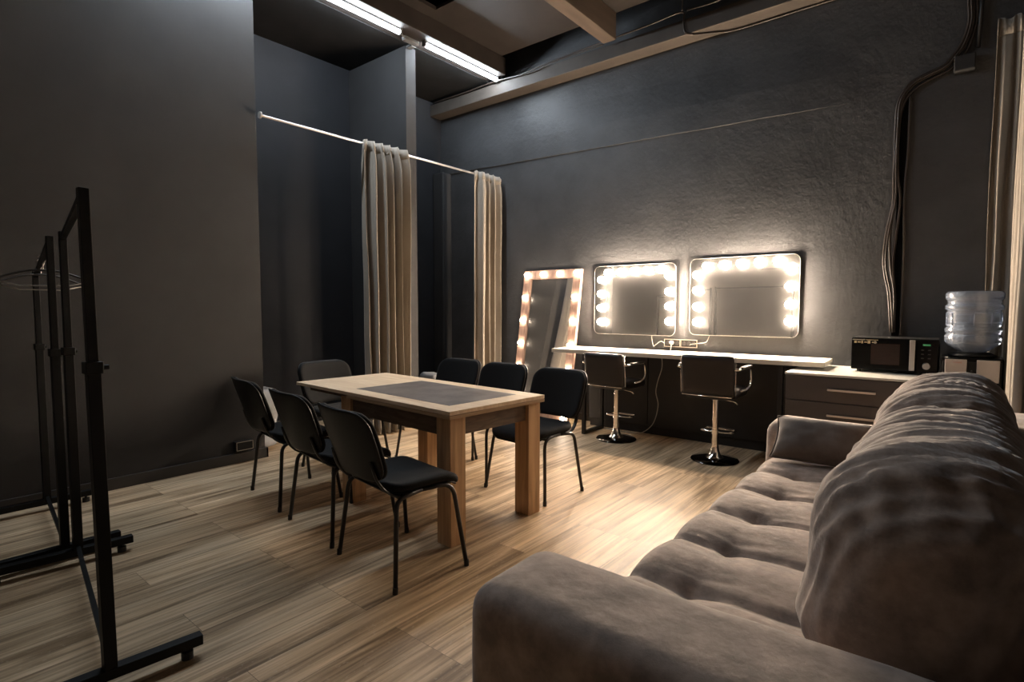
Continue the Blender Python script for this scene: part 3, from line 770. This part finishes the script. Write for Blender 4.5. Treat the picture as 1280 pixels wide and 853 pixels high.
def hanger(label, y, x, z, rz, hw_):
    t = thing('coat_hanger', label, 'hanger', (x, y, z), rz, 'hangers on the far clothes rack')
    hook = [(0, 0, -.022), (-.018, 0, -.01), (-.020, 0, .008), (-.008, 0, .022), (.010, 0, .020), (.017, 0, .004), (.010, 0, -.014), (0, 0, -.03), (0, 0, -.065)]
    MB().tube(smooth_path(hook[2:], 4), .0028, 6).build('hook', 'hanger', t, smooth=True)
    sh = smooth_path([(-hw_, 0, -.125), (-hw_*.6, 0, -.088), (-.05, 0, -.066), (.05, 0, -.066), (hw_*.6, 0, -.088), (hw_, 0, -.125)], 5)
    MB().tube(sh, .0065, 8, flat=(.006, .011)).build('shoulder_bar', 'conduit', t, smooth=True)
    MB().tube([(-hw_+.01, 0, -.124), (-.1, 0, -.150), (.1, 0, -.150), (hw_-.01, 0, -.124)], .0035, 6).build('trouser_bar', 'hanger', t, smooth=True)
hanger('dark coat hanger hanging from the far clothes rack, the one nearer the camera', 3.96, .738, 1.570, math.radians(-10), .215)
hanger('dark coat hanger hanging from the far clothes rack, the one nearer the wall', 4.10, .754, 1.551, math.radians(6), .21)

# ------------------------------------------------------------------ sockets, cables, pipes
o = thing('wall_socket', 'small black socket box with white rim low on the left wall', 'socket', (2.11, LW, .145))
MB().box((-.075, -.045, -.045), (.072, 0, .04), .004).build('box', 'matte_black', o)
mb = MB(); x0, x1, z0, z1 = -.068, .070, -.036, .036
for a in ((x0, z0, x1, z0+.004), (x0, z1-.004, x1, z1), (x0, z0, x0+.004, z1), (x1-.004, z0, x1, z1)): mb.box((a[0], -.0475, a[1]), (a[2], -.045, a[3]))
mb.build('rim', 'sticker', o)
o = thing('power_outlet', 'double-framed power outlet strip on the wall between mirrors and desk', 'power outlet', (W, 2.19, .937))
MB().box((-.020, -.172, -.040), (0, .172, .040), .003).build('back_plate', 'black_panel', o)
mb = MB()
for a, b in ((-.172, -.002), (.002, .172)):
    for q in ((a, -.040, b, -.033), (a, .033, b, .040), (a, -.033, a+.006, .033), (b-.006, -.033, b, .033)): mb.box((-.024, q[0], q[1]), (-.020, q[2], q[3]))
mb.build('frame', 'sticker', o)
for a in (-.135, -.085, -.035, .035, .085, .135): MB().cyl((-.026, a, 0), (-.0195, a, 0), .020, n=18).build('socket_face', 'base', o, smooth=True, angle=40)
o = thing('plug', 'white plug in the outlet strip with its cord hanging behind the desk', 'plug', (W, 2.28, .94))
MB().sphere((-.045, -.005, .0), .022, 12, (1, 1, 1)).cyl((-.026, -.005, 0), (-.045, -.005, 0), .02, n=12).build('plug_body', 'white_cable', o, smooth=True)
MB().tube(smooth_path([(-.05, -.005, -.01), (-.054, -.006, -.04), (-.055, 0, -.08), (-.056, .01, -.15)], 5), .0045, 6).build('cord', 'white_cable', o, smooth=True)
mb = MB().tube(smooth_path([(5.36, 2.35, .935), (5.355, 2.39, .95), (5.35, 2.44, .915), (5.36, 2.47, .90), (5.38, 2.50, .98), (5.385, 2.50, 1.01)], 6), .003, 6)
tag(mb.build('mirror_cord', 'white_cable', smooth=True), 'thin pale cord running from the outlet strip up to the smaller wall mirror', 'cord')
mb = MB().tube(smooth_path([(5.36, 2.085, .925), (5.345, 2.06, .935), (5.35, 2.0, .945), (5.38, 1.93, .96), (5.384, 1.90, 1.02)], 6), .003, 6)
tag(mb.build('mirror_cord', 'white_cable', smooth=True), 'thin pale cord running from the outlet strip up to the larger wall mirror', 'cord')
mb = MB().tube(smooth_path([(5.205, 2.31, .825), (5.195, 2.30, .70), (5.18, 2.335, .56), (5.15, 2.34, .45), (5.14, 2.31, .32), (5.15, 2.36, .14), (5.16, 2.47, .03), (5.15, 2.58, .007), (5.13, 2.75, .006), (5.16, 2.93, .007)], 7), .0045, 6)
tag(mb.build('extension_cable', 'white_cable', smooth=True), 'pale cord dropping below the desk and curling on the floor beside the left stool', 'cord')

# vertical bundle on the mirror wall
main = [(0.028, 3.85), (.022, 3.56), (.015, 3.40), (.05, 3.25), (.10, 3.17), (.16, 3.105), (.27, 3.065), (.36, 3.02), (.425, 2.92), (.445, 2.75), (.452, 2.40), (.44, 2.15), (.462, 1.90), (.468, 1.65), (.435, 1.40), (.425, 1.10)]
offs = [(0, .022), (.022, .020), (-.022, .022), (.006, .042)]
labs = ['leftmost brown-black cable of the bundle running down the wall above the microwave', 'middle brown-black cable of the wall bundle above the microwave', 'right-hand brown-black cable of the wall bundle above the microwave', 'front brown-black cable of the bundle, crossing over the other wall cables']
order = [1, 0, 2, 3]
for k in range(4):
    dy, dx = offs[order[k]]
    pts = []
    for i, (y, z) in enumerate(main):
        wv = .014*math.sin(i*1.1+k*2.1)
        pts.append((W-dx, y+dy+wv*(1 if z < 2.9 else .2), z+(dy*.9 if 3.0 < z < 3.3 else 0)))
    mb = MB().tube(smooth_path(pts, 5), .0105 if k < 3 else .008, 8)
    tag(mb.build('wall_cable', 'cable', smooth=True), labs[k], 'cable', 'cable bundle on the mirror wall')
mb = MB().tube(smooth_path([(W-.018, .375, 2.98), (W-.018, .372, 2.6), (W-.018, .385, 2.2), (W-.018, .372, 1.7), (W-.018, .372, 1.08)], 5), .009, 8)
tag(mb.build('wall_pipe', 'ledge', smooth=True), 'straight thin grey pipe at the right side of the cable bundle', 'pipe')
mb = MB().box((W-.012, .385, 1.07), (W, .435, 2.98))
tag(mb.build('cable_backing', 'void'), 'black strip behind the vertical cable bundle', 'conduit')
mb = MB().tube([(W-.03, -.035, 4.0), (W-.03, -.03, 3.5), (W-.03, -.02, 3.20)], .014, 8)
tag(mb.build('drop_pipe', 'conduit', smooth=True), 'black pipe coming down from the ceiling right of the junction box', 'pipe')
jb = thing('wall_junction_box', 'dark square junction box high on the wall near the corner curtain', 'junction box', (W, .052, 3.10))
MB().box((-.07, -.062, -.055), (0, .062, .058), .004).build('box', 'wall', jb)
MB().box((-.076, -.058, -.051), (-.070, .058, .054), .003).build('lid', 'wall', jb)
# cables along the ledge
def ledge_cable(pts, r, lab, m='cable'):
    mb = MB().tube(smooth_path(pts, 6), r, 6); tag(mb.build('ledge_cable', m, smooth=True), lab, 'cable', 'cables along the wall ledge')
ledge_cable([(5.19, 5.60, 4.035), (5.17, 5.0, 4.02), (5.17, 4.5, 4.03), (5.18, 4.1, 4.015), (5.18, 3.6, 4.045), (5.18, 3.1, 4.06), (5.18, 2.5, 4.07), (5.18, 2.165, 4.085), (5.185, 2.14, 4.0), (5.185, 2.12, 3.89), (5.22, 2.05, 3.862)], .009, 'brown cable lying along the top of the wall ledge and dropping over its edge')
ledge_cable([(5.19, 4.6, 4.03), (5.175, 4.3, 4.018), (5.185, 3.9, 4.0), (5.18, 3.6, 4.03), (5.19, 3.0, 4.04)], .007, 'thin brown cable sagging along the ledge near the tube light')
ledge_cable([(5.22, 2.06, 3.864), (5.3, 1.9, 3.862), (5.375, 1.7, 3.860), (5.378, 1.2, 3.862), (5.378, .6, 3.866), (5.378, .05, 3.866)], .010, 'brown cable clipped below the wall ledge, leading right')
ledge_cable([(5.0, 2.13, 4.262), (5.14, 2.14, 4.2), (5.175, 2.15, 4.09)], .007, 'short black cable from the ceiling down to the ledge cable', 'conduit')
ledge_cable([(5.18, 2.10, 4.085), (5.15, 1.8, 4.06), (5.12, 1.4, 4.12), (5.10, 1.0, 4.2), (5.08, .7, 4.255)], .007, 'thin brown cable sagging up from the ledge to the ceiling', 'cable')

# pale things in the recesses
def sack(name, label, cat, c, sz, seed):
    def d(p, n): p += n*(.02*noise.noise(p*6+Vector((seed, 0, 0)))+.03*noise.noise(p*2.5+Vector((seed, 0, 0)))-.01); return p
    mb = MB().softbox((c[0]-sz[0], c[1]-sz[1], 0.012), (c[0]+sz[0], c[1]+sz[1], sz[2]), .07, .03, d)
    for v in mb.bm.verts: v.co.z = max(0, v.co.z)
    tag(mb.build(name, 'grey_cloth', smooth=True), label, cat)
sack('cloth_sack', 'pale grey cloth sack in the left recess just behind the partition edge', 'sack', (2.38, 4.98, 0), (.17, .17, .57), 2)
sack('laundry_bag', 'pale grey bag behind the far right chair, in the recess beside the curtain', 'bag', (4.66, 5.05, 0), (.14, .16, .50), 7)

# ------------------------------------------------------------------ camera, world, view
cd = bpy.data.cameras.new('camera'); cam = bpy.data.objects.new('camera', cd); COL.objects.link(cam)
cd.sensor_width = 36; cd.lens = 688.1*36/1280; cd.clip_start = .02
yaw, pitch = .684, .061
cam.location = (0, 0, 1.30)
fwv = Vector((math.cos(yaw)*math.cos(pitch), math.sin(yaw)*math.cos(pitch), -math.sin(pitch)))
cam.rotation_euler = fwv.to_track_quat('-Z', 'Y').to_euler()
scn.camera = cam
w = bpy.data.worlds.new('world'); scn.world = w; w.use_nodes = True
w.node_tree.nodes['Background'].inputs['Color'].default_value = (.02, .02, .02, 1)
w.node_tree.nodes['Background'].inputs['Strength'].default_value = .2
scn.view_settings.view_transform = 'Standard'; scn.view_settings.look = 'None'
scn.view_settings.gamma = 1; scn.view_settings.use_curve_mapping = False
scn.view_settings.exposure = 1.9
scn.cycles.max_bounces = 8
